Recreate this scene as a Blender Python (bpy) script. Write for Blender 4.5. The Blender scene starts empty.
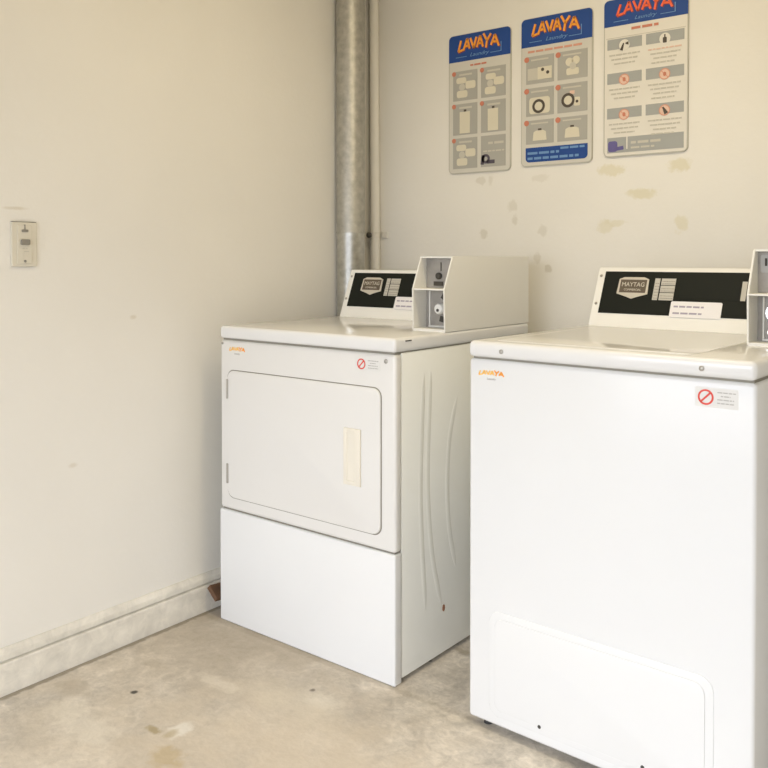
import bpy, bmesh, math, random
from mathutils import Vector, Matrix
random.seed(7)
S = bpy.context.scene
COL = S.collection

# ------------------------------------------------------------------ camera
cam_d = bpy.data.cameras.new('camera'); cam = bpy.data.objects.new('camera', cam_d); COL.objects.link(cam)
cam.location = (2.0988, -2.5703, 1.1233)
cam.rotation_euler = (math.pi/2 - 0.0190, 0.0, 0.6618)
cam_d.sensor_width = 36; cam_d.lens = 852.2335/768*36
cam_d.shift_x = -(385.416-384)/768; cam_d.shift_y = (274.2778-384)/768
cam_d.clip_start = 0.01
S.camera = cam

# ------------------------------------------------------------------ daylight and exposure
world = bpy.data.worlds.new('daylight'); S.world = world; world.use_nodes = True
bg = world.node_tree.nodes['Background']
bg.inputs[0].default_value = (0.955, 1.0, 1.10, 1); bg.inputs[1].default_value = 5.5
def area(name, loc, rot, sx, sy, power, col):
    l = bpy.data.lights.new(name, 'AREA'); l.shape = 'RECTANGLE'; l.size = sx; l.size_y = sy
    l.energy = power; l.color = col
    o = bpy.data.objects.new(name, l); COL.objects.link(o); o.location = loc; o.rotation_euler = rot
    return o
portal = area('doorway_portal', (1.55, -3.44, 0.9), (math.pi/2, 0, math.pi), 2.9, 1.8, 1, (1, 1, 1))
portal.rotation_euler = (-math.pi/2, 0, math.pi)   # faces into the room (+y)
portal.data.cycles.is_portal = True
S.view_settings.view_transform = 'Standard'; S.view_settings.look = 'None'
S.view_settings.gamma = 1; S.view_settings.use_curve_mapping = False
S.view_settings.exposure = 0.0

# ------------------------------------------------------------------ materials
def mat(name, col, rough=0.5, metal=0.0, var=0.0, vscale=6.0, bump=0.0, bscale=40.0, coat=0.0):
    m = bpy.data.materials.new(name); m.use_nodes = True
    nt = m.node_tree; b = nt.nodes['Principled BSDF']
    b.inputs['Base Color'].default_value = (*col, 1); b.inputs['Roughness'].default_value = rough
    b.inputs['Metallic'].default_value = metal
    if coat: b.inputs['Coat Weight'].default_value = coat; b.inputs['Coat Roughness'].default_value = 0.12
    tc = nt.nodes.new('ShaderNodeTexCoord')
    if var:
        n = nt.nodes.new('ShaderNodeTexNoise'); n.inputs['Scale'].default_value = vscale; n.inputs['Detail'].default_value = 5
        nt.links.new(tc.outputs['Object'], n.inputs['Vector'])
        r = nt.nodes.new('ShaderNodeValToRGB')
        r.color_ramp.elements[0].position = 0.3; r.color_ramp.elements[1].position = 0.7
        r.color_ramp.elements[0].color = (*[c*(1-var) for c in col], 1)
        r.color_ramp.elements[1].color = (*[min(1, c*(1+var)) for c in col], 1)
        nt.links.new(n.outputs['Fac'], r.inputs['Fac']); nt.links.new(r.outputs['Color'], b.inputs['Base Color'])
    if bump:
        n2 = nt.nodes.new('ShaderNodeTexNoise'); n2.inputs['Scale'].default_value = bscale; n2.inputs['Detail'].default_value = 3
        nt.links.new(tc.outputs['Object'], n2.inputs['Vector'])
        bp = nt.nodes.new('ShaderNodeBump'); bp.inputs['Strength'].default_value = bump; bp.inputs['Distance'].default_value = 0.01
        nt.links.new(n2.outputs['Fac'], bp.inputs['Height']); nt.links.new(bp.outputs['Normal'], b.inputs['Normal'])
    return m

def add_stains(m, stains, edge=0.45, nscale=40.0, namp=0.9):
    """soft-edged stains: list of (centre, half-size xyz, colour, strength)"""
    nt = m.node_tree; b = nt.nodes['Principled BSDF']
    tc = nt.nodes.new('ShaderNodeTexCoord')
    nz = nt.nodes.new('ShaderNodeTexNoise'); nz.inputs['Scale'].default_value = nscale; nz.inputs['Detail'].default_value = 4
    nt.links.new(tc.outputs['Object'], nz.inputs['Vector'])
    off = nt.nodes.new('ShaderNodeMath'); off.operation = 'MULTIPLY_ADD'
    off.inputs[1].default_value = namp*2; off.inputs[2].default_value = -namp
    nt.links.new(nz.outputs['Fac'], off.inputs[0])
    src = b.inputs['Base Color']
    cur = src.links[0].from_socket if src.links else None
    base = tuple(src.default_value)
    for c, h, colr, st in stains:
        v = nt.nodes.new('ShaderNodeVectorMath'); v.operation = 'SUBTRACT'; v.inputs[1].default_value = c
        nt.links.new(tc.outputs['Object'], v.inputs[0])
        d = nt.nodes.new('ShaderNodeVectorMath'); d.operation = 'DIVIDE'; d.inputs[1].default_value = h
        nt.links.new(v.outputs[0], d.inputs[0])
        ln = nt.nodes.new('ShaderNodeVectorMath'); ln.operation = 'LENGTH'; nt.links.new(d.outputs[0], ln.inputs[0])
        ad = nt.nodes.new('ShaderNodeMath'); ad.operation = 'ADD'
        nt.links.new(ln.outputs['Value'], ad.inputs[0]); nt.links.new(off.outputs[0], ad.inputs[1])
        mr = nt.nodes.new('ShaderNodeMapRange'); mr.inputs['From Min'].default_value = 1.0+edge; mr.inputs['From Max'].default_value = 1.0-edge
        mr.inputs['To Min'].default_value = 0; mr.inputs['To Max'].default_value = st
        nt.links.new(ad.outputs[0], mr.inputs['Value'])
        mx = nt.nodes.new('ShaderNodeMix'); mx.data_type = 'RGBA'
        nt.links.new(mr.outputs['Result'], mx.inputs['Factor'])
        if cur is None: mx.inputs['A'].default_value = base
        else: nt.links.new(cur, mx.inputs['A'])
        mx.inputs['B'].default_value = (*colr, 1)
        cur = mx.outputs['Result']
    nt.links.new(cur, b.inputs['Base Color'])

WALL = (0.77, 0.74, 0.665)
m_wall = mat('wall_paint', WALL, 0.55, var=0.025, vscale=2.5, bump=0.06, bscale=60)
m_lwall = mat('left_wall_paint', (0.77, 0.745, 0.685), 0.55, var=0.025, vscale=2.0, bump=0.06, bscale=60)
m_ceil = mat('ceiling_paint', (0.72, 0.62, 0.45), 0.8)
m_trim = mat('trim_paint', (0.70, 0.665, 0.585), 0.45, var=0.09, vscale=14)
m_ground = mat('asphalt', (0.15, 0.145, 0.14), 0.9, var=.15)
m_floor = mat('concrete', (0.625, 0.575, 0.50), 0.75, var=0.20, vscale=3.4, bump=0.15, bscale=70)
def mottle(m, scale, amp):
    """finer blotches multiplied over the base colour"""
    nt = m.node_tree; b = nt.nodes['Principled BSDF']; cur = b.inputs['Base Color'].links[0].from_socket
    tc = nt.nodes.new('ShaderNodeTexCoord'); n = nt.nodes.new('ShaderNodeTexNoise'); n.inputs['Scale'].default_value = scale
    n.inputs['Detail'].default_value = 8; n.inputs['Roughness'].default_value = .65; n.inputs['Distortion'].default_value = .8
    nt.links.new(tc.outputs['Object'], n.inputs['Vector'])
    r = nt.nodes.new('ShaderNodeMapRange'); r.inputs['From Min'].default_value = .3; r.inputs['From Max'].default_value = .7
    r.inputs['To Min'].default_value = 1-amp; r.inputs['To Max'].default_value = 1+amp
    nt.links.new(n.outputs['Fac'], r.inputs['Value'])
    v = nt.nodes.new('ShaderNodeVectorMath'); v.operation = 'SCALE'
    nt.links.new(cur, v.inputs[0]); nt.links.new(r.outputs['Result'], v.inputs['Scale'])
    nt.links.new(v.outputs[0], b.inputs['Base Color'])
mottle(m_floor, 11, .26); mottle(m_floor, 45, .20)
mottle(m_trim, 22, .12)
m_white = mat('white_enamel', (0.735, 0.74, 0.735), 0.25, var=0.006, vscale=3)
m_white_c = mat('warm_enamel', (0.725, 0.712, 0.680), 0.28, var=0.006, vscale=3)  # slightly warmer, darker enamel for the dryer's upper panel and door
m_white_s = mat('white_enamel_side_lifted', (0.85, 0.85, 0.79), 0.35, var=0.01, vscale=3)  # same enamel, lightened to make up for dim light on the sides
m_white_top = mat('white_enamel_top', (0.76, 0.755, 0.735), 0.13, var=0.006, vscale=3)
m_plastic = mat('white_plastic', (0.82, 0.81, 0.765), 0.4)
m_cream = mat('cream_plastic', (0.77, 0.725, 0.62), 0.4)
m_coin = mat('coin_case_paint', (0.80, 0.785, 0.73), 0.45, var=0.01)
m_black = mat('black_panel', (0.008, 0.010, 0.007), 0.55)
m_black.node_tree.nodes['Principled BSDF'].inputs['Specular IOR Level'].default_value = .2
m_dark = mat('dark_gap', (0.06, 0.055, 0.045), 0.8)
m_gap = mat('grey_seam', (0.24, 0.225, 0.185), 0.8)
m_rubber = mat('black_rubber', (0.03, 0.03, 0.03), 0.7)
m_silver = mat('silver_badge', (0.62, 0.58, 0.50), 0.4, metal=0.3)
m_bdark = mat('badge_inset', (0.11, 0.085, 0.06), 0.5)
m_tile = mat('panel_print', (0.50, 0.48, 0.42), 0.5)
m_tile2 = mat('panel_print_line', (0.22, 0.19, 0.15), 0.5)
m_metal = mat('coin_plate_steel', (0.34, 0.32, 0.29), 0.5, metal=0.2, var=0.12, vscale=30)
m_steel = mat('light_steel', (0.45, 0.45, 0.43), 0.5, metal=.2)
m_chrome = mat('chrome', (0.78, 0.77, 0.75), 0.18, metal=1.0)
m_screw = mat('screw_steel', (0.42, 0.40, 0.36), 0.4, metal=0.7)
m_stick = mat('label_paper', (0.80, 0.78, 0.78), 0.5)
m_stick2 = mat('warning_label_paper', (0.73, 0.72, 0.685), 0.4)
m_purple = mat('purple_grey_ink', (0.36, 0.33, 0.40), 0.6)
m_grey = mat('grey_ink', (0.45, 0.43, 0.40), 0.6)
m_red = mat('red_ink', (0.68, 0.07, 0.045), 0.5)
m_orange = mat('orange_ink', (0.90, 0.35, 0.035), 0.5)
m_orange2 = mat('deep_orange_ink', (0.86, 0.22, 0.03), 0.5)
m_redor = mat('red_orange_ink', (0.88, 0.13, 0.04), 0.5)
m_yellow = mat('yellow_orange_ink', (0.90, 0.52, 0.11), 0.5)
m_lshadow = mat('logo_shadow_ink', (0.20, 0.035, 0.06), 0.6)
m_edge = mat('board_edge', (0.47, 0.45, 0.375), 0.5)
m_blue = mat('blue_print', (0.006, 0.052, 0.24), 0.6)
m_lblue = mat('pale_blue_ink', (0.14, 0.28, 0.50), 0.5)
m_board = mat('board_plastic', (0.60, 0.575, 0.50), 0.5)
m_board_w = mat('board_white_plastic', (0.72, 0.685, 0.60), 0.45)
m_btile = mat('board_tile_grey', (0.385, 0.372, 0.325), 0.55)
m_bar = mat('board_bar_grey', (0.35, 0.355, 0.33), 0.55)
m_pict = mat('pictogram_cream', (0.66, 0.61, 0.47), 0.5)
m_pictd = mat('pictogram_dark', (0.07, 0.055, 0.04), 0.5)
m_pred = mat('pale_red_print', (0.64, 0.31, 0.21), 0.5)
m_ppink = mat('pink_print', (0.72, 0.50, 0.38), 0.5)
m_bred = mat('board_red_ink', (0.56, 0.20, 0.12), 0.5)
m_text = mat('board_text_grey', (0.54, 0.51, 0.425), 0.6)
m_violet = mat('violet_ink', (0.12, 0.10, 0.27), 0.5)
m_violetd = mat('dark_violet_ink', (0.09, 0.075, 0.10), 0.5)
m_galv_dull = mat('dull_galvanised_steel', (0.46, 0.45, 0.41), 0.5, metal=0.8, var=0.16, vscale=45, bump=0.03, bscale=60)
m_galv = mat('galvanised_steel', (0.50, 0.495, 0.46), 0.30, metal=0.85, var=0.16, vscale=45, bump=0.03, bscale=60)
m_wood = mat('brown_wood', (0.12, 0.06, 0.03), 0.7, var=0.3, vscale=25)
m_switch = mat('switch_plate_plastic', (0.64, 0.60, 0.50), 0.35)
m_switchd = mat('switch_grey', (0.24, 0.225, 0.19), 0.5)
m_rust = mat('rust', (0.30, 0.14, 0.08), 0.8)

# stains: glue marks left on the back wall, marks on the floor and the left wall
GL = (0.66, 0.605, 0.42); GD = (0.57, 0.525, 0.42)
def P(x, z, hx, hz, c, s): return ((x, 0.06, z), (hx*.85, 1, hz*.85), c, s*.85)
add_stains(m_wall, [
    P(.485, 1.402, .022, .018, GD, .55), P(.525, 1.401, .012, .018, GD, .45), P(.722, 1.398, .032, .015, GD, .35),
    P(.979, 1.407, .050, .020, GL, .75), P(1.198, 1.409, .040, .022, GL, .8), P(1.079, 1.327, .055, .018, GL, .85),
    P(.955, 1.226, .028, .022, GL, .6), P(.992, 1.236, .035, .012, GL, .6), P(1.203, 1.228, .022, .032, GL, .7),
    P(.615, 1.306, .020, .022, GD, .5), P(.624, 1.257, .014, .02, GD, .6), P(.498, 1.210, .018, .018, GD, .7),
    P(.732, 1.217, .02, .02, GD, .5), P(.710, 1.121, .016, .022, GD, .6), P(.752, 1.09, .016, .016, GD, .75),
    P(.62, 1.10, .02, .012, GD, .4)], edge=.25, nscale=55, namp=.9)
def F(x, y, hx, hy, c, s): return ((x, y, 0), (hx, hy, 1), c, s)
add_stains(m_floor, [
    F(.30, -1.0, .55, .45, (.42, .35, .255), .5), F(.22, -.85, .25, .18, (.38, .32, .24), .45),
    F(.72, -1.20, .30, .14, (.66, .58, .46), .5), F(.42, -1.55, .30, .22, (.64, .56, .44), .45),
    F(1.0, -1.25, .5, .25, (.66, .57, .45), .55), F(.60, -1.02, .12, .06, (.68, .61, .49), .5),
    ], edge=.6, nscale=9, namp=.9)
add_stains(m_floor, [F(.002, -1.5, .012, 2.2, (.20, .17, .12), .75), F(.45, -.82, .6, .012, (.30, .25, .18), .35),  # dark grime and gap shade painted along the baseboard; dark line along dryer front
    F(.48, -1.285, .022, .035, (.78, .74, .66), .75), F(.43, -1.325, .022, .012, (.36, .28, .14), .75),
    F(.475, -1.31, .012, .02, (.42, .33, .17), .6), F(.545, -1.375, .04, .035, (.50, .39, .22), .65),
    F(.243, -1.246, .008, .008, (.08, .07, .055), 1), F(.743, -.633, .009, .008, (.10, .09, .07), .9),
    F(.79, -.53, .03, .015, (.30, .25, .17), .6), F(.83, -.50, .012, .01, (.22, .18, .12), .6), F(.60, -.955, .007, .007, (.15, .12, .09), .8),
    F(.15, -1.12, .05, .02, (.40, .34, .25), .5), F(.10, -1.33, .06, .03, (.42, .36, .27), .5), F(.38, -1.08, .07, .02, (.74, .68, .57), .45),
    F(.66, -.98, .05, .03, (.74, .68, .57), .45), F(.30, -1.42, .09, .04, (.74, .68, .57), .5), F(.18, -1.40, .05, .05, (.72, .66, .55), .5)],
    edge=.35, nscale=38, namp=1.0)
add_stains(m_lwall, [((-.025, -1.41, 1.253), (1, .028, .004), (.58, .52, .40), .55),
    ((-.025, -1.05, .95), (1, .01, .006), (.6, .54, .43), .6), ((-.025, -1.25, .55), (1, .012, .006), (.6, .54, .43), .5)], nscale=40, namp=.4)

# ------------------------------------------------------------------ helpers
def link(name, bm, m, parent=None, smooth=True, mats=None):
    bmesh.ops.recalc_face_normals(bm, faces=bm.faces)
    me = bpy.data.meshes.new(name); bm.to_mesh(me); bm.free()
    for mm in (mats or [m]): me.materials.append(mm)
    if smooth:
        for p in me.polygons: p.use_smooth = True
        me.set_sharp_from_angle(angle=math.radians(38))
    o = bpy.data.objects.new(name, me); COL.objects.link(o)
    if parent: o.parent = parent
    return o
def box(bm, x0, x1, y0, y1, z0, z1, r=0.0, seg=3):
    b2 = bmesh.new(); bmesh.ops.create_cube(b2, size=1)
    for v in b2.verts:
        v.co = Vector((x0+(v.co.x+.5)*(x1-x0), y0+(v.co.y+.5)*(y1-y0), z0+(v.co.z+.5)*(z1-z0)))
    if r: bmesh.ops.bevel(b2, geom=b2.edges[:], offset=r, segments=seg, profile=.5, affect='EDGES')
    merge(bm, b2)
def merge(bm, b2, M=None):
    me = bpy.data.meshes.new('tmp'); b2.to_mesh(me); b2.free()
    if M is not None: me.transform(M)
    bm.from_mesh(me); bpy.data.meshes.remove(me)
def BX(*a, **k):
    bm = bmesh.new(); box(bm, *a, **k); return bm
def prism(bm, pts, y0, y1, M=None, r=0.0, seg=2):
    """polygon pts (x,z) extruded from y0 (front) to y1"""
    b2 = bmesh.new()
    f = [b2.verts.new((x, y0, z)) for x, z in pts]; k = [b2.verts.new((x, y1, z)) for x, z in pts]
    ff = b2.faces.new(f); b2.faces.new(k[::-1])
    n = len(pts)
    for i in range(n): b2.faces.new((f[i], k[i], k[(i+1) % n], f[(i+1) % n]))
    if r:
        ed = [e for e in ff.edges]
        bmesh.ops.bevel(b2, geom=ed, offset=r, segments=seg, profile=.5, affect='EDGES')
    merge(bm, b2, M)
def rrect(x0, x1, z0, z1, r, n=5, corners=(1, 1, 1, 1)):
    pts = []
    for i, (cx, cz, a0) in enumerate(((x1-r, z1-r, 0), (x0+r, z1-r, 90), (x0+r, z0+r, 180), (x1-r, z0+r, 270))):
        if not corners[i]:
            pts.append(((x1, z1), (x0, z1), (x0, z0), (x1, z0))[i]); continue
        for k in range(n+1):
            a = math.radians(a0+90*k/n); pts.append((cx+r*math.cos(a), cz+r*math.sin(a)))
    return pts
def quad(x0, x1, z0, z1): return [(x0, z0), (x1, z0), (x1, z1), (x0, z1)]
def circ(cx, cz, r, n=24, rz=None): return [(cx+r*math.cos(2*math.pi*i/n), cz+(rz or r)*math.sin(2*math.pi*i/n)) for i in range(n)]
def ring(bm, cx, cz, ro, ri, y0, y1, M=None, n=28):
    b2 = bmesh.new(); L = []
    for r, y in ((ro, y0), (ro, y1), (ri, y1), (ri, y0)):
        L.append([b2.verts.new((cx+r*math.cos(2*math.pi*i/n), y, cz+r*math.sin(2*math.pi*i/n))) for i in range(n)])
    for a in range(4):
        for i in range(n): b2.faces.new((L[a][i], L[a][(i+1) % n], L[(a+1) % 4][(i+1) % n], L[(a+1) % 4][i]))
    merge(bm, b2, M)
def stroke(bm, p, q, w, y0, y1, M=None, w2=None):
    """a straight pen stroke from p to q in the x-z plane"""
    d = Vector(q)-Vector(p); d.normalize(); n = Vector((-d.y, d.x)); w2 = w if w2 is None else w2
    p = Vector(p); q = Vector(q)
    prism(bm, [tuple(p+n*w/2), tuple(p-n*w/2), tuple(q-n*w2/2), tuple(q+n*w2/2)], y0, y1, M)
def tube(bm, pts, r, n=10, sq=None, M=None):
    """round tube through 3-D points; sq flattens along x"""
    b2 = bmesh.new(); rings = []
    for i, p in enumerate(pts):
        p = Vector(p); t = (Vector(pts[min(i+1, len(pts)-1)])-Vector(pts[max(i-1, 0)])).normalized()
        u = t.orthogonal().normalized() if abs(t.x) > .9 else t.cross(Vector((1, 0, 0))).normalized(); v = t.cross(u)
        rr = r[i] if isinstance(r, (list, tuple)) else r
        ringv = []
        for k in range(n):
            a = 2*math.pi*k/n; o = u*math.cos(a)*rr+v*math.sin(a)*rr
            if sq: o.x *= sq
            ringv.append(b2.verts.new(p+o))
        rings.append(ringv)
    for i in range(len(rings)-1):
        for k in range(n): b2.faces.new((rings[i][k], rings[i][(k+1) % n], rings[i+1][(k+1) % n], rings[i+1][k]))
    b2.faces.new(rings[0][::-1]); b2.faces.new(rings[-1])
    merge(bm, b2, M)
def lathe(bm, prof, M=None, n=28):
    """profile (radius, height) turned about z"""
    b2 = bmesh.new(); R = []
    for r, h in prof: R.append([b2.verts.new((r*math.cos(2*math.pi*i/n), r*math.sin(2*math.pi*i/n), h)) for i in range(n)])
    for a in range(len(R)-1):
        for i in range(n): b2.faces.new((R[a][i], R[a][(i+1) % n], R[a+1][(i+1) % n], R[a+1][i]))
    b2.faces.new(R[0][::-1]); b2.faces.new(R[-1])
    merge(bm, b2, M)
FRONT = Matrix.Rotation(math.radians(90), 4, 'X')      # turned axis points to -y
def screw_head(x, z, y=0.0, r=.0055, M=None):
    bm = bmesh.new()
    T = Matrix.Translation((x, y, z)) @ FRONT
    lathe(bm, [(r, -.0005), (r, .0015), (r*.7, .003), (r*.15, .0034)], (M @ T) if M else T, 14)
    return bm
def bars(bm, x0, x1, z, h, y0, y1, M=None, n=None, seed=0):
    """a line of small print, word by word"""
    rnd = random.Random(seed); x = x0
    while x < x1:
        w = rnd.uniform(2.2, 6.5)*h*.75
        e = min(x+w, x1)
        if e-x > h*.5: prism(bm, quad(x, e, z, z+h), y0, y1, M)
        x = e+h*.7
def text_mesh(txt, size, M, depth=.0004, sx=1.0, shear=0.0, align='CENTER'):
    cu = bpy.data.curves.new('txt', 'FONT'); cu.body = txt; cu.size = size; cu.extrude = depth; cu.align_x = align; cu.shear = shear
    cu.resolution_u = 3
    ob = bpy.data.objects.new('txt', cu); COL.objects.link(ob)
    dg = bpy.context.evaluated_depsgraph_get(); me = bpy.data.meshes.new_from_object(ob.evaluated_get(dg))
    bpy.data.objects.remove(ob); bpy.data.curves.remove(cu)
    me.transform(M @ FRONT @ Matrix.Diagonal((sx, 1, 1, 1)))
    bm = bmesh.new(); bm.from_mesh(me); bpy.data.meshes.remove(me)
    return bm
def thing(name, label, cat, loc=(0, 0, 0), rz=0, group=None):
    o = bpy.data.objects.new(name, None); COL.objects.link(o); o.location = loc; o.rotation_euler = (0, 0, rz)
    o.empty_display_size = .1; o['label'] = label; o['category'] = cat
    if group: o['group'] = group
    return o
def struct(name, bm, m, smooth=False):
    o = link(name, bm, m, smooth=smooth); o['kind'] = 'structure'; return o

# strokes of the jagged logo word, letter by letter in a box 6 wide and 1 high
LOGO = [[(.50, 1.0), (.10, .02), (.80, .08)], [(.85, .0), (1.40, 1.05), (1.75, .03)], [(1.12, .34), (1.62, .34)],
        [(1.85, 1.0), (2.32, .0), (2.72, .98)], [(2.78, .0), (3.25, 1.03), (3.66, -.03)], [(3.0, .34), (3.5, .34)],
        [(3.72, 1.18), (4.22, .50)], [(4.78, 1.12), (4.22, .50), (4.08, -.16)], [(4.78, .05), (5.32, 1.02), (5.88, -.03)], [(5.0, .36), (5.6, .36)]]
def logo(bm, x0, x1, z0, z1, y0, y1, only=None, w=.20):
    sx = (x1-x0)/6; sz = (z1-z0)
    def T(p):
        arch = .16*(1-((p[0]-3)/3)**2)
        return (x0+p[0]*sx, z0+(p[1]*.82+arch)*sz)
    for i, L in enumerate(LOGO):
        if only is not None and i not in only: continue
        for p, q in zip(L[:-1], L[1:]): stroke(bm, T(p), T(q), w*sz*.95, y0, y1)

# ------------------------------------------------------------------ room shell
XL, YB, XR, YF, ZC = -.025, .06, 3.25, -3.45, 2.5
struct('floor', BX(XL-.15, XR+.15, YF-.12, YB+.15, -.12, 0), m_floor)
struct('ground', BX(-25, 28, -40, YF-.12, -.2, -.03), m_ground)
struct('wall_left', BX(XL-.12, XL, YF, YB+.12, 0, ZC), m_lwall)
struct('wall_back', BX(XL, XR, YB, YB+.12, 0, ZC), m_wall)
struct('wall_right', BX(XR, XR+.12, YF, YB+.12, 0, ZC), m_wall)
struct('added_shade_wall', BX(1.72, 1.84, -.74, YB, 0, ZC), m_wall)  # unseen stub added to shade the washer's right side
bm = BX(XL, .10, YF-.12, YF, 0, ZC); box(bm, 3.0, XR, YF-.12, YF, 0, ZC); box(bm, .10, 3.0, YF-.12, YF, 1.8, ZC)  # unseen front wall; doorway added and sized for the daylight
struct('wall_front', bm, m_wall)
struct('ceiling', BX(XL-.12, XR+.12, YF-.12, YB+.12, ZC, ZC+.1), m_ceil)
bm = bmesh.new()
prof = [(XL, 0), (XL+.022, 0), (XL+.022, .079), (XL+.020, .082), (XL+.009, .083), (XL+.009, .087), (XL+.016, .089), (XL+.015, .102), (XL+.011, .109), (XL+.005, .115), (XL, .116)]
f = [bm.verts.new((x, YF, z)) for x, z in prof]; k = [bm.verts.new((x, YB, z)) for x, z in prof]
bm.faces.new(f); bm.faces.new(k[::-1])
for i in range(len(prof)): bm.faces.new((f[i], k[i], k[(i+1) % len(prof)], f[(i+1) % len(prof)]))
struct('baseboard_left', bm, m_trim)

# ------------------------------------------------------------------ machines (local frame: x along the front, y to the back, z up)
def console(root, W, b0, z0, b1, z1, sticker_to):
    bk = b1+.03
    bm = bmesh.new(); b2 = bmesh.new()
    prof = [(b0, z0), (b1-.0006, z1-.0015), (b1+.002, z1), (bk, z1), (bk+.004, z1-.006), (bk+.012, z0)]
    x0, x1 = .006, W-.006
    L = [b2.verts.new((x0, y, z)) for y, z in prof]; R = [b2.verts.new((x1, y, z)) for y, z in prof]
    fl = b2.faces.new(L); fr = b2.faces.new(R[::-1])
    for i in range(len(prof)): b2.faces.new((L[i], R[i], R[(i+1) % len(prof)], L[(i+1) % len(prof)]))
    bmesh.ops.bevel(b2, geom=list(fl.edges)+list(fr.edges), offset=.003, segments=2, affect='EDGES')
    merge(bm, b2); link('console', bm, m_plastic, root)
    # sloping front: local frame with x along, z up the slope, -y out of it
    d = Vector((0, b1-b0, z1-z0)); Ls = d.length; ang = math.atan2(b1-b0, z1-z0)
    M = Matrix.Translation((0, b0, z0)) @ Matrix.Rotation(-ang, 4, 'X')
    t = lambda f: f*Ls
    def S(pts, y0, y1, m, name, par, r=0):
        bm = bmesh.new(); prism(bm, pts, y0, y1, M, r); return link(name, bm, m, par, smooth=False)
    pan = S(quad(.030, W-.12, t(.222), t(.932)), -.0012, .004, m_black, 'control_panel', root)
    pan['label'] = 'black control panel'
    # badge shield
    bz0, bz1, bt = t(.555), t(.822), t(.472)
    def shield(x0, x1, e):
        xm = (x0+x1)/2
        return [(x0+e*.2, bz0+e), (xm-.016, bt+.006+e), (xm, bt+e), (xm+.016, bt+.006+e), (x1-e*.2, bz0+e), (x1-.002, bz1-.004-e), (xm+.03, bz1+.002-e), (xm-.03, bz1+.002-e), (x0+.002, bz1-.004-e)]
    bad = S(shield(.077, .170, 0), -.0032, -.001, m_silver, 'badge', root)
    S(quad(.084, .163, t(.572), t(.790)), -.0038, -.003, m_bdark, 'badge_inset', bad)
    for txt, sz, fz, nm in (('MAYTAG', .0185, .675, 'badge_lettering'), ('COMMERCIAL', .0088, .605, 'badge_small_lettering')):
        link(nm, text_mesh(txt, sz, M @ Matrix.Translation((.1235, -.0040, t(fz))), .0003, sx=.93), m_silver, bad, smooth=False)
    # printed instruction blocks
    ip = bmesh.new(); prism(ip, quad(.186, .201, t(.465), t(.820)), -.0022, -.001, M)
    ipo = link('instruction_print', ip, m_tile, root, smooth=False)
    for k in range(3):
        z0k = t(.820)-(k+1)*t(.355)/3
        ip2 = bmesh.new(); prism(ip2, quad(.205, .246, z0k+(.0022 if k < 2 else 0), z0k+t(.355)/3), -.0022, -.001, M)
        link('instruction_block', ip2, m_tile, ipo, smooth=False)
        l = bmesh.new()
        for q in range(2): bars(l, .208, .244, z0k+.005+q*.007, .0014, -.0026, -.0020, M, seed=k*7+q)
        link('instruction_text', l, m_tile2, ipo, smooth=False)
    bm = bmesh.new()
    for q in range(6): bars(bm, .188, .200, t(.49)+q*.009, .0014, -.0026, -.0020, M, seed=q)
    link('instruction_text', bm, m_tile2, ipo, smooth=False)
    # display window
    S(quad(.256, W-.13, t(.49), t(.815)), -.0018, -.001, m_black, 'display_window', root)
    S(quad(.427, .440, t(.49), t(.79)), -.0024, -.001, m_tile, 'instruction_block', ipo)
    # paper label
    st = S(rrect(.243, sticker_to, t(.198), t(.452), .004, 3), -.0026, -.001, m_stick, 'paper_label', root); st['label'] = 'white paper label across the lower edge of the black panel'
    bm = bmesh.new()
    bars(bm, .252, .335, t(.355), .005, -.0030, -.0025, M, seed=3); bars(bm, .252, .332, t(.250), .005, -.0030, -.0025, M, seed=5)
    link('label_text', bm, m_purple, st, smooth=False)
    for f_ in (.855, .38):
        link('screw', screw_head(.018, t(f_), -.0005, .0042, M), m_screw, root)

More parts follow.
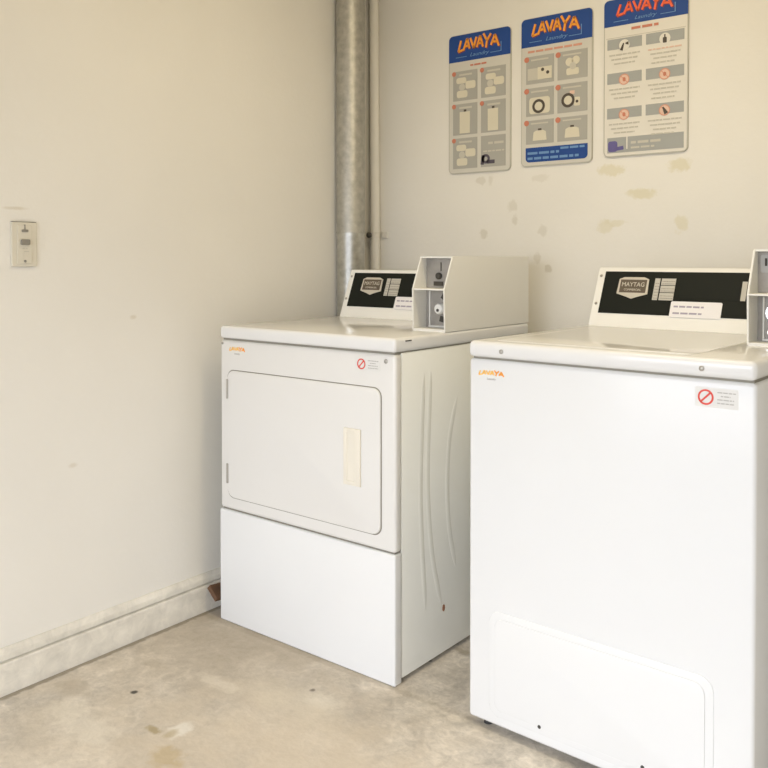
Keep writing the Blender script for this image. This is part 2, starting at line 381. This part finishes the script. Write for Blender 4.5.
def coin_box(root, x0, x1, b0, b1, z0, z1, kz, bslope, style):
    """steel coin case: side walls, two open compartments in front, a solid body behind"""
    th = .0045; rec = .062
    prof = [(b0, z0), (b0-.004, kz), (b0+bslope, z1)]
    def side(xa, xb, bm):
        b2 = bmesh.new()
        pp = [(b0, z0), (b0-.004, kz), (b0+bslope, z1), (b1, z1), (b1, z0)]
        A = [b2.verts.new((xa, y, z)) for y, z in pp]; B = [b2.verts.new((xb, y, z)) for y, z in pp]
        b2.faces.new(A); b2.faces.new(B[::-1])
        for i in range(5): b2.faces.new((A[i], B[i], B[(i+1) % 5], A[(i+1) % 5]))
        bmesh.ops.bevel(b2, geom=b2.edges[:], offset=.0012, segments=2, affect='EDGES')
        merge(bm, b2)
    bm = bmesh.new(); side(x0, x0+th, bm); side(x1-th, x1, bm)
    box(bm, x0+th, x1-th, b0+bslope, b1, z1-th, z1); box(bm, x0+th, x1-th, b0, b1, z0, z0+th*1.6)
    box(bm, x0+th, x1-th, b0+.0, b0+rec+.02, kz-th*.5, kz+th*.5, .001)
    box(bm, x0+th, x1-th, b0+rec+.03, b1, z0+th*1.6, z1-th)
    cb = link('coin_box', bm, m_coin, root, smooth=False)
    cb['label'] = 'white steel coin box with two open front compartments'
    w0, w1 = x0+th, x1-th
    sh = .006
    # slanted upper plate
    zb, zt = kz+th*.5, z1-th
    d = Vector((0, bslope+.004, z1-kz)); ang = math.atan2(d.y, d.z)
    M = Matrix.Translation((0, b0+rec, kz))
    h = zt-kz
    bm = bmesh.new(); prism(bm, quad(w0, w1, .003, h-.001), 0, .006, M); up = link('coin_plate', bm, m_metal, cb, smooth=False); up['label'] = 'bare steel coin plate'
    xm = (w0+w1)/2-.012
    bm = bmesh.new(); prism(bm, rrect(w0+.006, w1-.010, h*.50, h-.008, .004, 3), -.002, 0, M, .001); link('coin_slot_plate', bm, m_steel if style else m_metal, up)
    bm = bmesh.new(); prism(bm, quad(xm+.012, xm+.0155, h*.58, h*.86), -.0028, -.0015, M); link('coin_slot', bm, m_dark, up, smooth=False)
    bm = bmesh.new(); lathe(bm, [(.010, 0), (.010, .006), (.007, .010)], M @ Matrix.Translation((xm+.006, 0, h*.42)) @ FRONT, 18); link('return_knob', bm, m_dark if not style else m_chrome, up)
    bm = bmesh.new(); prism(bm, quad(xm-.012, xm+.020, h*.10, h*.24), -.004, 0, M, .001); link('coin_return', bm, m_dark, up)
    # a bright guide at the right side of the plate
    bm = bmesh.new(); stroke(bm, (w1-.010, h*.55), (w1-.006, h*.92), .007, -.012, 0, M); link('coin_guide', bm, m_chrome, up)
    # lower compartment: money drawer face and round lock
    bl = b0+rec
    bm = BX(w0+.0, w1, bl, bl+.006, z0+th*1.6, kz-th*.5); lo = link('coin_drawer', bm, m_metal, cb, smooth=False); lo['label'] = 'steel coin drawer face'
    bm = BX(w0+.012, w0+.016, bl-.004, bl, z0+.012, kz-.006, .001); box(bm, w0+.012, w1-.004, bl-.006, bl, z0+.008, z0+.013, .001); link('drawer_rim', bm, m_coin, lo, smooth=False)
    lz = z0+(kz-z0)*.52; lx = xm+.012
    if style == 0:
        bm = bmesh.new(); stroke(bm, (lx+.006, z0+(kz-z0)*.85), (lx+.03, z0+(kz-z0)*.72), .018, bl-.004, bl); link('drawer_latch', bm, m_dark, lo, smooth=False)
        bm = bmesh.new(); stroke(bm, (lx-.002, z0+(kz-z0)*.28), (lx+.03, z0+(kz-z0)*.22), .016, bl-.004, bl)
        link('drawer_latch', bm, m_dark, lo, smooth=False)
        bm = bmesh.new(); lathe(bm, [(.0165, 0), (.0165, .010), (.013, .015), (.004, .0155)], Matrix.Translation((lx, bl, lz)) @ FRONT, 24); lk = link('lock', bm, m_plastic, lo); lk['label'] = 'round white lock'
        bm = bmesh.new(); prism(bm, circ(lx-.001, lz-.004, .0045, 14), bl-.017, bl-.015); link('keyhole', bm, m_dark, lk, smooth=False)
    else:
        bm = bmesh.new(); lathe(bm, [(.0085, 0), (.0085, .006), (.006, .009)], Matrix.Translation((w0+.030, bl, z0+.028)) @ FRONT, 20); link('lock', bm, m_chrome, lo)
        bm = bmesh.new(); ring(bm, xm, z0+.072, .02, .015, bl-.004, bl); link('lock_ring', bm, m_chrome, lo)
    if style == 1:
        bm = bmesh.new(); ring(bm, xm+.012, h*.38, .019, .014, -.004, 0, M); link('coin_ring', bm, m_chrome, up)
        bm = bmesh.new(); prism(bm, quad(w0+.016, w0+.021, h*.66, h*.84), -.0032, -.0015, M); link('coin_slot', bm, m_dark, up, smooth=False)
    return cb

def decals(root, lx0, lx1, lz0, lz1, sx0, sx1, sz0, sz1, y):
    bm = bmesh.new(); logo(bm, lx0, lx1, lz0+.006, lz1, y-.0006, y, [0, 1, 2, 3, 4, 5], .30)
    o = link('logo_decal', bm, m_yellow, root, smooth=False); o['label'] = 'small orange jagged logo lettering'
    bm = bmesh.new(); logo(bm, lx0, lx1, lz0+.006, lz1, y-.0008, y, [6, 7, 8, 9], .30); link('logo_letters', bm, m_orange, o, smooth=False)
    bm = text_mesh('Laundry', .0075, Matrix.Translation(((lx0+lx1)/2, y-.0005, lz0-.004)), .0003, shear=.3); link('logo_tagline', bm, m_grey, o, smooth=False)
    bm = bmesh.new(); prism(bm, rrect(sx0, sx1, sz0, sz1, .002, 2), y-.0006, y); st = link('warning_label', bm, m_stick2, root, smooth=False)
    st['label'] = 'small white label with a red no-entry ring'
    cx = sx0+(sx1-sx0)*.25; cz = (sz0+sz1)/2; r = (sz1-sz0)*.40
    bm = bmesh.new(); ring(bm, cx, cz, r, r*.76, y-.0012, y-.0006)
    s = r*.6; stroke(bm, (cx-s, cz-s), (cx+s, cz+s), r*.24, y-.0012, y-.0006); link('prohibition_symbol', bm, m_red, st, smooth=False)
    bm = bmesh.new()
    for k, (a, b) in enumerate(((.52, .95), (.60, .82), (.52, .90), (.52, .92))):
        bars(bm, sx0+(sx1-sx0)*a, sx0+(sx1-sx0)*b, sz1-(sz1-sz0)*(.24+.18*k), .0022, y-.0011, y-.0006, seed=k)
    link('label_text', bm, m_grey, st, smooth=False)

def rib(root, pts, r=.010, sq=.12):
    # smooth the polyline
    P3 = [Vector(p) for p in pts]; out = []
    for i in range(len(P3)-1):
        p0 = P3[max(i-1, 0)]; p1 = P3[i]; p2 = P3[i+1]; p3 = P3[min(i+2, len(P3)-1)]
        for k in range(6):
            t = k/6
            out.append(.5*((2*p1)+(-p0+p2)*t+(2*p0-5*p1+4*p2-p3)*t*t+(-p0+3*p1-3*p2+p3)*t**3))
    out.append(P3[-1]); n = len(out)
    rr = [r*min(1, .15+i*.35, .15+(n-1-i)*.35) for i in range(n)]
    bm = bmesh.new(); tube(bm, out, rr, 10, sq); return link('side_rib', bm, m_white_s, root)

# ---- dryer
DW, DD, DH = .6857, .704, .9148
dry = thing('clothes_dryer', 'white front-loading coin dryer with a square door, standing in the corner by the steel duct', 'dryer', (.0773, -.806, 0), -.0112)
bm = BX(.004, DW-.001, .031, DD-.012, .012, .8735, .004, 2)
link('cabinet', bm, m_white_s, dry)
bm = BX(.03, DW-.03, .06, DD-.06, 0.0, .013); link('base_frame', bm, m_rubber, dry, smooth=False)
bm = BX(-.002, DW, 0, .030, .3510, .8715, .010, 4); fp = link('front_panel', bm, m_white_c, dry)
bm = BX(-.004, DW, -.002, .030, .0005, .3475, .005, 3); link('lower_panel', bm, m_white, dry)
bm = BX(.006, DW-.006, .006, .032, .30, .40); link('panel_seam', bm, m_gap, dry, smooth=False)
bm = BX(-.001, DW+.001, -.003, DD, .8765, DH, .010, 4); link('top_panel', bm, m_white_top, dry)
bm = BX(.006, DW-.006, .007, DD-.02, .870, .880); link('top_seam', bm, m_gap, dry, smooth=False)
bm = bmesh.new(); prism(bm, rrect(.0330, .6410, .3880, .782, .027, 8), -.0012, .004); dg = link('door_gasket', bm, m_gap, dry, smooth=False)
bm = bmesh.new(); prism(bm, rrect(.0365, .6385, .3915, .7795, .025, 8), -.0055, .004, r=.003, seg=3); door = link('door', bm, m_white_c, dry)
# recessed handle: cream frame round a pocket
bm = bmesh.new(); hx0, hx1, hz0, hz1 = .514, .574, .510, .664
prism(bm, quad(hx0, hx0+.013, hz0, hz1), -.0105, -.006, r=.0015); prism(bm, quad(hx1-.020, hx1, hz0, hz1), -.0115, -.006, r=.002)
prism(bm, quad(hx0+.012, hx1-.018, hz1-.012, hz1), -.0105, -.006, r=.0015); prism(bm, quad(hx0+.012, hx1-.018, hz0, hz0+.012), -.0105, -.006, r=.0015)
hd = link('handle', bm, m_cream, door); hd['label'] = 'cream recessed pull'
bm = bmesh.new(); prism(bm, quad(hx0+.012, hx1-.018, hz0+.01, hz1-.01), -.0082, -.007); link('handle_pocket', bm, m_cream, hd, smooth=False)
for z in (.723, .463):
    bm = bmesh.new(); tube(bm, [(.0375, -.007, z-.030), (.0375, -.007, z+.030)], .0035, 10); box(bm, .029, .0375, -.003, .001, z-.026, z+.026, .001)
    link('hinge', bm, m_screw, dry)
link('screw', screw_head(.655, .853, 0, .006), m_screw, dry)
link('screw', screw_head(.010, .861, 0, .004), m_screw, dry)
bm = BX(DW-.0005, DW+.0022, .042, .068, .9035, .9065); link('slot', bm, m_dark, dry, smooth=False)
decals(dry, .040, .112, .834, .852, .549, .636, .822, .858, 0)
console(dry, DW, .545, .9145, .611, 1.081, .385)
coin_box(dry, .571, DW-.001, .228, .704, .9145, 1.128, 1.034, .038, 0)
sx = DW-.001
rib(dry, [(sx, .128, .812), (sx, .118, .66), (sx, .112, .49), (sx, .122, .31), (sx, .137, .160)])
rib(dry, [(sx, .160, .812), (sx, .150, .66), (sx, .146, .49), (sx, .168, .30), (sx, .214, .146)])
rib(dry, [(sx, .290, .730), (sx, .252, .62), (sx, .240, .49), (sx, .250, .36), (sx, .284, .238)])
bm = bmesh.new(); prism(bm, circ(0, 0, .006, 9, .010), -.0015, 0, Matrix.Translation((sx, .222, .139)) @ Matrix.Rotation(math.pi/2, 4, 'Z')); ru = link('rust_spot', bm, m_rust, dry, smooth=False)

# ---- washer
WW, WD, WH = .6581, .70, .926
was = thing('washing_machine', 'tall white top-loading coin washer with a plain front, nearest the camera at right', 'washing machine', (1.0041, -.8339, 0), -.0366)
bm = BX(-.003, WW, 0, WD-.012, .0166, .884, .009, 4); link('cabinet', bm, m_white, was)
for x, y in ((.035, .03), (WW-.035, .03), (.035, WD-.05), (WW-.035, WD-.05)):
    bm = bmesh.new(); lathe(bm, [(.011, 0), (.011, .008), (.006, .010), (.006, .024)], Matrix.Translation((x, y, 0)), 16); link('foot', bm, m_rubber, was)
bm = BX(-.004, WW, -.004, WD, .8875, WH, .012, 4); link('top_panel', bm, m_white_top, was)
bm = BX(.006, WW-.006, .006, WD-.02, .880, .892); link('top_seam', bm, m_gap, was, smooth=False)
bm = bmesh.new(); b2 = bmesh.new(); prism(b2, rrect(.045, .525, .035, .57, .02, 5), -.0010, .002, r=.0008); merge(bm, b2, Matrix.Translation((0, 0, WH)) @ Matrix.Rotation(-math.pi/2, 4, 'X') @ Matrix.Diagonal((1, 1, 1, 1)))
link('lid', bm, m_white_top, was)
# embossed access panel, a shallow raised border and field
bm = bmesh.new(); prism(bm, rrect(.057, .582, .040, .292, .030, 8), -.0022, .002, r=.0018, seg=3)
ap = link('access_panel', bm, m_white, was)
bm = bmesh.new(); prism(bm, rrect(.073, .565, .056, .276, .022, 8), -.0046, -.001, r=.002, seg=3); link('access_panel_field', bm, m_white, ap)
for x, z in ((.194, .0595), (.438, .0615)):
    bm = bmesh.new(); prism(bm, circ(x, z, .0042, 14), -.0054, -.003); link('screw_hole', bm, m_dark, ap, smooth=False)
link('screw', screw_head(.090, .905, -.004, .0055), m_screw, was)
link('screw', screw_head(.555, .905, -.004, .0055), m_screw, was)
decals(was, .024, .096, .840, .858, .541, .625, .829, .868, 0)
console(was, WW, .600, .9258, .675, 1.095, .383)
coin_box(was, .548, WW-.001, .298, WD, .9258, 1.143, 1.041, .042, 1)
sx = WW-.001
rib(was, [(sx, .128, .80), (sx, .118, .66), (sx, .112, .49), (sx, .122, .31), (sx, .137, .160)])
rib(was, [(sx, .290, .730), (sx, .252, .62), (sx, .240, .49), (sx, .250, .36), (sx, .284, .238)])

# ------------------------------------------------------------------ vent duct and conduit in the corner
duct = thing('vent_duct', 'galvanised round steel vent duct rising in the corner behind the dryer', 'duct', (.0295, -.126, 0))
R = .054
bm = bmesh.new(); lathe(bm, [(R-.0015, 0), (R-.0015, 1.20), (R-.0005, 1.205), (R-.0005, 1.225)], n=40); link('lower_pipe', bm, m_galv, duct)
bm = bmesh.new(); lathe(bm, [(R, 1.215), (R+.001, 1.218), (R, 1.222), (R, ZC)], n=40); link('upper_pipe', bm, m_galv_dull, duct)
con = thing('conduit', 'thin wall-coloured conduit pipe running up the corner right of the steel duct', 'pipe', (.0, 0, 0))
bm = bmesh.new(); tube(bm, [(.0205, .040, 0.0), (.0205, .040, .02), (.0160, .040, 1.2), (.0060, .040, ZC)], .0185, 16); link('pipe', bm, m_wall, con)
bm = bmesh.new(); ring(bm, 0, 0, .0205, .0182, -.012, .012, Matrix.Translation((.0160, .039, 1.213)) @ Matrix.Rotation(math.pi/2, 4, 'X')); box(bm, .034, .064, .055, .0598, 1.201, 1.225, .001); stp = link('strap', bm, m_trim, con)
bm = bmesh.new(); lathe(bm, [(.011, 0), (.011, .008), (.006, .012)], Matrix.Translation((.0080, .014, 1.213)) @ FRONT, 12); link('bolt', bm, m_dark, stp)

# ------------------------------------------------------------------ notice boards on the back wall
def board(name, label, x0, x1, z0, z1, m_face, kind, m_logo, m_logo2):
    w, h = x1-x0, z1-z0
    yb = YB-.006
    t = thing(name, label, 'sign', ((x0+x1)/2, YB, z0), 0, 'laundry notice boards')
    X = lambda f: -w/2+f*w
    Z = lambda f: (1-f)*h                       # f measured down from the top
    y = -.006
    def part(nm, pts, y0, y1, m, par=t, r=0, label=None):
        bm = bmesh.new(); prism(bm, pts, y0, y1, r=r); o = link(nm, bm, m, par, smooth=False)
        if label: o['label'] = label
        return o
    part('board', rrect(-w/2, w/2, 0, h, .017, 5), y+.0005, 0, m_edge, r=.0008)
    part('board_face', rrect(-w/2+.0035, w/2-.0035, .0035, h-.0035, .014, 5), y, y+.002, m_face)
    hf = (.193, .193, .170)[kind]
    hdr = part('header', rrect(-w/2+.001, w/2-.001, Z(hf), h-.001, .015, 5, (1, 1, 0, 0)), y-.0006, y, m_blue, label='blue header')
    hh = hf*h
    bm = bmesh.new(); logo(bm, X(.15), X(.83), Z(hf)+hh*.36, Z(hf)+hh*.84, y-.0014, y-.0006, None, .175); o = link('logo_lettering', bm, m_logo, hdr, smooth=False)
    bm = bmesh.new(); logo(bm, X(.155), X(.845), Z(hf)+hh*.33, Z(hf)+hh*.81, y-.0010, y-.0006, None, .20); link('logo_shadow', bm, m_logo2, hdr, smooth=False)
    link('tagline', text_mesh('Laundry', hh*.19, Matrix.Translation((X(.50), y-.0010, Z(hf)+hh*.14)), .0003, sx=1.3, shear=.35), m_lblue, hdr, smooth=False)
    bm = bmesh.new(); prism(bm, quad(X(.12), X(.30), Z(hf)+hh*.155, Z(hf)+hh*.175), y-.0010, y-.0006); link('header_rule', bm, m_lblue, hdr, smooth=False)
    bm = bmesh.new(); prism(bm, quad(X(.68), X(.85), Z(hf)+hh*.155, Z(hf)+hh*.175), y-.0010, y-.0006)
    prism(bm, quad(X(.845), X(.855), Z(hf)+hh*.155, Z(hf)+hh*.5), y-.0010, y-.0006)
    link('header_rule', bm, m_lblue, hdr, smooth=False)
    def text(par, fx0, fx1, fz, hgt, m, seed, name='print_line'):
        bm = bmesh.new(); bars(bm, X(fx0), X(fx1), Z(fz), hgt, y-.0016, y-.0004, seed=seed); return link(name, bm, m, par, smooth=False)
    return t, X, Z, y, part, text, w, h

# board 1: two columns of three picture tiles, the last one text
t, X, Z, y, part, text, w, h = board('notice_board', 'small grey notice board with a blue header and grey bottom, nearest the steel duct', .350, .609, 1.431, 1.934, m_board, 0, m_orange, m_lshadow)
text(t, .36, .62, .235, .006, m_bred, 1, 'title')
rows1 = ((.262, .475), (.498, .722), (.745, .965))
for r, (a, b) in enumerate(rows1):
    for c, (u, v) in enumerate(((.075, .475), (.535, .925))):
        tl = part('picture_tile', quad(X(u), X(v), Z(b), Z(a)), y-.0008, y, m_btile)
        def shp(pts, m, nm='pictogram', d=0.0):
            bm = bmesh.new(); prism(bm, pts, y-.0016-d, y-.0006); return link(nm, bm, m, tl, smooth=False)
        if not (r == 2 and c == 1): shp(circ(X(u)+.004, Z(a)-.008, .0085, 18), m_bred, 'number_dot')
        def XX(f): return X(u+(v-u)*f)
        def ZZ(f): return Z(a+(b-a)*f)
        if (r, c) == (2, 1):
            bm = bmesh.new(); bars(bm, XX(.3), XX(.95), ZZ(.28), .008, y-.0016, y-.0006, seed=8); bars(bm, XX(.1), XX(.95), ZZ(.52), .005, y-.0016, y-.0006, seed=9); link('print_line', bm, m_text, tl, smooth=False)
            bm = bmesh.new(); stroke(bm, (XX(.05), ZZ(.92)), (XX(.10), ZZ(.62)), .013, y-.0018, y-.0006); ring(bm, XX(.2), ZZ(.74), .017, .008, y-.0018, y-.0006, n=18); bars(bm, XX(.25), XX(.65), ZZ(.90), .013, y-.0018, y-.0006, seed=4); link('small_logo', bm, m_violetd, tl, smooth=False)
            continue
        shp(quad(XX(.26), XX(.78), ZZ(.16), ZZ(.10)), m_text, 'print_line')
        if r == 1:
            shp(quad(XX(.28), XX(.70), ZZ(.95), ZZ(.26)), m_pict); shp(quad(XX(.45), XX(.55), ZZ(.26), ZZ(.19)), m_pictd)
        else:
            o1 = (.05 if c else 0)
            shp(rrect(XX(.14+o1), XX(.55+o1), ZZ(.42), ZZ(.22), .008, 3), m_pict); shp(rrect(XX(.16), XX(.60), ZZ(.90), ZZ(.66), .008, 3), m_pict)
            shp(rrect(XX(.52), XX(.93), ZZ(.62), ZZ(.36), .008, 3), m_pict); shp(circ(XX(.38), ZZ(.55), .013, 14), m_text, d=.0004)

# board 2: six tiles and a blue footer
t, X, Z, y, part, text, w, h = board('notice_board', 'grey notice board with a blue header and blue footer, middle of the three boards', .650, .913, 1.438, 1.944, m_board, 1, m_orange, m_lshadow)
text(t, .10, .86, .233, .007, m_pred, 5, 'title')
rows2 = ((.258, .444), (.472, .662), (.690, .850))
for r, (a, b) in enumerate(rows2):
    for c, (u, v) in enumerate(((.075, .475), (.525, .935))):
        tl = part('picture_tile', quad(X(u), X(v), Z(b), Z(a)), y-.0008, y, m_btile)
        def shp(pts, m, nm='pictogram', d=0.0):
            bm = bmesh.new(); prism(bm, pts, y-.0016-d, y-.0006); return link(nm, bm, m, tl, smooth=False)
        def XX(f): return X(u+(v-u)*f)
        def ZZ(f): return Z(a+(b-a)*f)
        shp(circ(XX(.02), ZZ(.10), .0095, 18), m_bred, 'number_dot')
        shp(quad(XX(.18), XX(.80), ZZ(.17), ZZ(.11)), m_text, 'print_line')
        if (r, c) == (0, 0):
            shp(quad(XX(.06), XX(.42), ZZ(.86), ZZ(.44)), m_text); shp(quad(XX(.42), XX(.92), ZZ(.86), ZZ(.42)), m_pict)
            shp(circ(XX(.60), ZZ(.52), .006, 10), m_pictd, d=.0004); shp(circ(XX(.78), ZZ(.64), .006, 10), m_pictd, d=.0004)
        elif (r, c) == (0, 1):
            shp(rrect(XX(.30), XX(.72), ZZ(.86), ZZ(.62), .006, 3), m_pict); shp(circ(XX(.40), ZZ(.40), .014, 14), m_pict); shp(circ(XX(.62), ZZ(.36), .014, 14), m_pict); shp(circ(XX(.52), ZZ(.55), .012, 14), m_text, d=.0004)
        elif (r, c) == (1, 0):
            shp(rrect(XX(.12), XX(.86), ZZ(.92), ZZ(.34), .010, 3), m_pict)
            bm = bmesh.new(); ring(bm, XX(.46), ZZ(.66), .024, .015, y-.0020, y-.0016, n=24); link('pictogram', bm, m_pictd, tl, smooth=False)
        elif (r, c) == (1, 1):
            bm = bmesh.new(); ring(bm, XX(.36), ZZ(.58), .024, .015, y-.0020, y-.0006, n=24); link('pictogram', bm, m_pictd, tl, smooth=False)
            shp(circ(XX(.36), ZZ(.58), .015, 16), m_pict); shp(quad(XX(.42), XX(.58), ZZ(.38), ZZ(.26)), m_ppink); shp(rrect(XX(.56), XX(.76), ZZ(.80), ZZ(.50), .004, 2), m_pict); shp(circ(XX(.66), ZZ(.65), .005, 10), m_pictd, d=.0004)
        else:
            shp([(XX(.25), ZZ(.86)), (XX(.75), ZZ(.86)), (XX(.72), ZZ(.50)), (XX(.62), ZZ(.44)), (XX(.38), ZZ(.44)), (XX(.28), ZZ(.50))], m_pict)
            shp(quad(XX(.44), XX(.56), ZZ(.44), ZZ(.36)), m_pictd)
ft = part('footer', rrect(X(.07), X(.94), Z(.972), Z(.874), .014, 4, (0, 0, 1, 1)), y-.0008, y, m_blue, label='blue footer band')
bm = bmesh.new(); bars(bm, X(.10), X(.55), Z(.920), .008, y-.0016, y-.0006, seed=2); bars(bm, X(.57), X(.90), Z(.898), .007, y-.0016, y-.0006, seed=6); bars(bm, X(.10), X(.82), Z(.955), .008, y-.0016, y-.0006, seed=3); link('print_line', bm, m_lblue, ft, smooth=False)

# board 3: rules with prohibition rings
t, X, Z, y, part, text, w, h = board('notice_board', 'cream rules board with a blue header and red prohibition rings, rightmost of the three boards', .952, 1.224, 1.449, 1.953, m_board_w, 2, m_redor, m_lshadow)
text(t, .34, .66, .208, .008, m_bred, 5, 'title')
part('rule_line', quad(X(.03), X(.97), Z(.246), Z(.242)), y-.0006, y, m_text)
rows3 = ((.252, .318), (.468, .536), (.690, .757))
for r, (a, b) in enumerate(rows3):
    for c, (u, v) in enumerate(((.045, .465), (.515, .955))):
        br = part('bar', quad(X(u), X(v), Z(b), Z(a)), y-.0008, y, m_bar)
        cx = X(u+(v-u)*.50); cz = Z((a+b)/2+.012); rr = .0175
        pale = r == 0
        bm = bmesh.new(); prism(bm, circ(cx, cz, rr, 22), y-.0014, y-.0006); link('symbol_disc', bm, m_board_w if pale else m_ppink, br, smooth=False)
        if not pale:
            bm = bmesh.new(); ring(bm, cx, cz, rr, rr*.82, y-.0018, y-.0012, n=22); s = rr*.6; stroke(bm, (cx-s, cz+s), (cx+s, cz-s), .0026, y-.0018, y-.0012); link('prohibition_ring', bm, m_pred, br, smooth=False)
        bm = bmesh.new()
        if r == 0 and c == 0:
            stroke(bm, (cx-.010, cz-.016), (cx-.002, cz+.006), .010, y-.0022, y-.0012, None, .004); stroke(bm, (cx+.004, cz+.004), (cx+.014, cz+.004), .004, y-.0022, y-.0012, None, .011)
        elif r == 0:
            prism(bm, rrect(cx-.006, cx+.006, cz-.013, cz+.004, .002, 2), y-.0022, y-.0012); prism(bm, quad(cx-.002, cx+.002, cz+.003, cz+.013), y-.0022, y-.0012)
        elif r == 2 and c == 1:
            stroke(bm, (cx+.006, cz-.011), (cx-.005, cz+.010), .013, y-.0022, y-.0012, None, .004)
        else:
            prism(bm, circ(cx, cz, .005, 10, .007), y-.0022, y-.0012)
        link('pictogram', bm, m_pictd if r == 0 or (r, c) == (2, 1) else m_bred, br, smooth=False)
        for k in range(4 if c else 3):
            f0, f1 = ((.06, .94), (.12, .9), (.2, .8), (.15, .75))[k]
            text(br, u+(v-u)*f0, u+(v-u)*f1, b+.040+.028*k, .0045, m_text if not (r == 0 and c == 1 and k == 0) else m_ppink, r*9+c*4+k)
fb = part('footer', quad(X(.05), X(.955), Z(.975), Z(.878)), y-.0008, y, m_bar, label='grey footer band')
bm = bmesh.new(); prism(bm, rrect(X(.06), X(.175), Z(.968), Z(.900), .008, 3), y-.0014, y-.0006); stroke(bm, (X(.17), Z(.950)), (X(.25), Z(.945)), .012, y-.0014, y-.0006); link('small_logo', bm, m_violet, fb, smooth=False)
part('divider', quad(X(.285), X(.300), Z(.955), Z(.878)), y-.0014, y-.0006, m_board_w, fb)
bm = bmesh.new(); bars(bm, X(.34), X(.72), Z(.925), .008, y-.0014, y-.0006, seed=1); bars(bm, X(.34), X(.62), Z(.955), .006, y-.0014, y-.0006, seed=2); link('print_line', bm, m_text, fb, smooth=False)

# ------------------------------------------------------------------ wall switch
sw = thing('light_switch', 'pale wall switch plate with a small dark square on the bare left wall', 'switch', (XL, -1.390, 1.159), 0)
MS = Matrix.Rotation(math.pi/2, 4, 'Z')                 # front of the plate faces +x
def sp(nm, pts, y0, y1, m, par, r=0):
    bm = bmesh.new(); prism(bm, pts, y0, y1, MS, r); return link(nm, bm, m, par, smooth=False)
pl = sp('plate', rrect(-.0350, .0350, -.0580, .0580, .003, 3), -.007, 0, m_switch, sw, .002)
sp('plate_face', rrect(-.020, .020, -.050, .050, .003, 3), -.009, -.006, m_switch, sw, .001)
sp('toggle', rrect(-.012, .012, -.001, .013, .002, 2), -.015, -.008, m_switchd, sw, .001)
bm = bmesh.new(); prism(bm, rrect(-.009, .009, .032, .039, .002, 2), -.0115, -.008, MS, .001); prism(bm, quad(-.0015, .0015, .038, .052), -.010, -.008, MS); link('slide_tab', bm, m_switchd, sw, smooth=False)
bm = bmesh.new(); merge(bm, screw_head(0, -.044, -.009, .0035), MS); link('screw', bm, m_switchd, sw)
bm = bmesh.new(); bars(bm, -.007, .007, -.012, .003, -.0096, -.0088, MS, seed=1); bars(bm, -.003, .012, -.020, .003, -.0096, -.0088, MS, seed=2); link('print_line', bm, m_text, sw, smooth=False)
sp('top_edge', quad(-.034, .034, .0582, .0598), -.006, 0, m_switchd, pl)

# ------------------------------------------------------------------ wood offcut wedged between the dryer and the baseboard
wd = thing('wood_offcut', 'brown wooden board end sticking out between the dryer and the baseboard', 'wood', (.027, -.80, 0))
bm = bmesh.new(); b2 = BX(-.026, .026, 0, .42, -.008, .008, .0015, 2)
merge(bm, b2, Matrix.Translation((.005, -.005, .068)) @ Matrix.Rotation(math.radians(-6), 4, 'X') @ Matrix.Rotation(math.radians(38), 4, 'Y'))
link('board', bm, m_wood, wd)

# ------------------------------------------------------------------ added warm fill lamp with a housing, unseen above the frame
cl = thing('fill_lamp', 'added fill lamp in a long white case under the ceiling', 'fill light', (1.30, -0.95, ZC))
bm = BX(-.62, .62, -.06, .06, -.05, 0, .006, 2); link('housing', bm, m_plastic, cl)
FILL = area('fill_lamp_light', (1.30, -0.95, ZC-.07), (0, 0, 0), 1.2, .12, 14.5, (1.0, .86, .60))
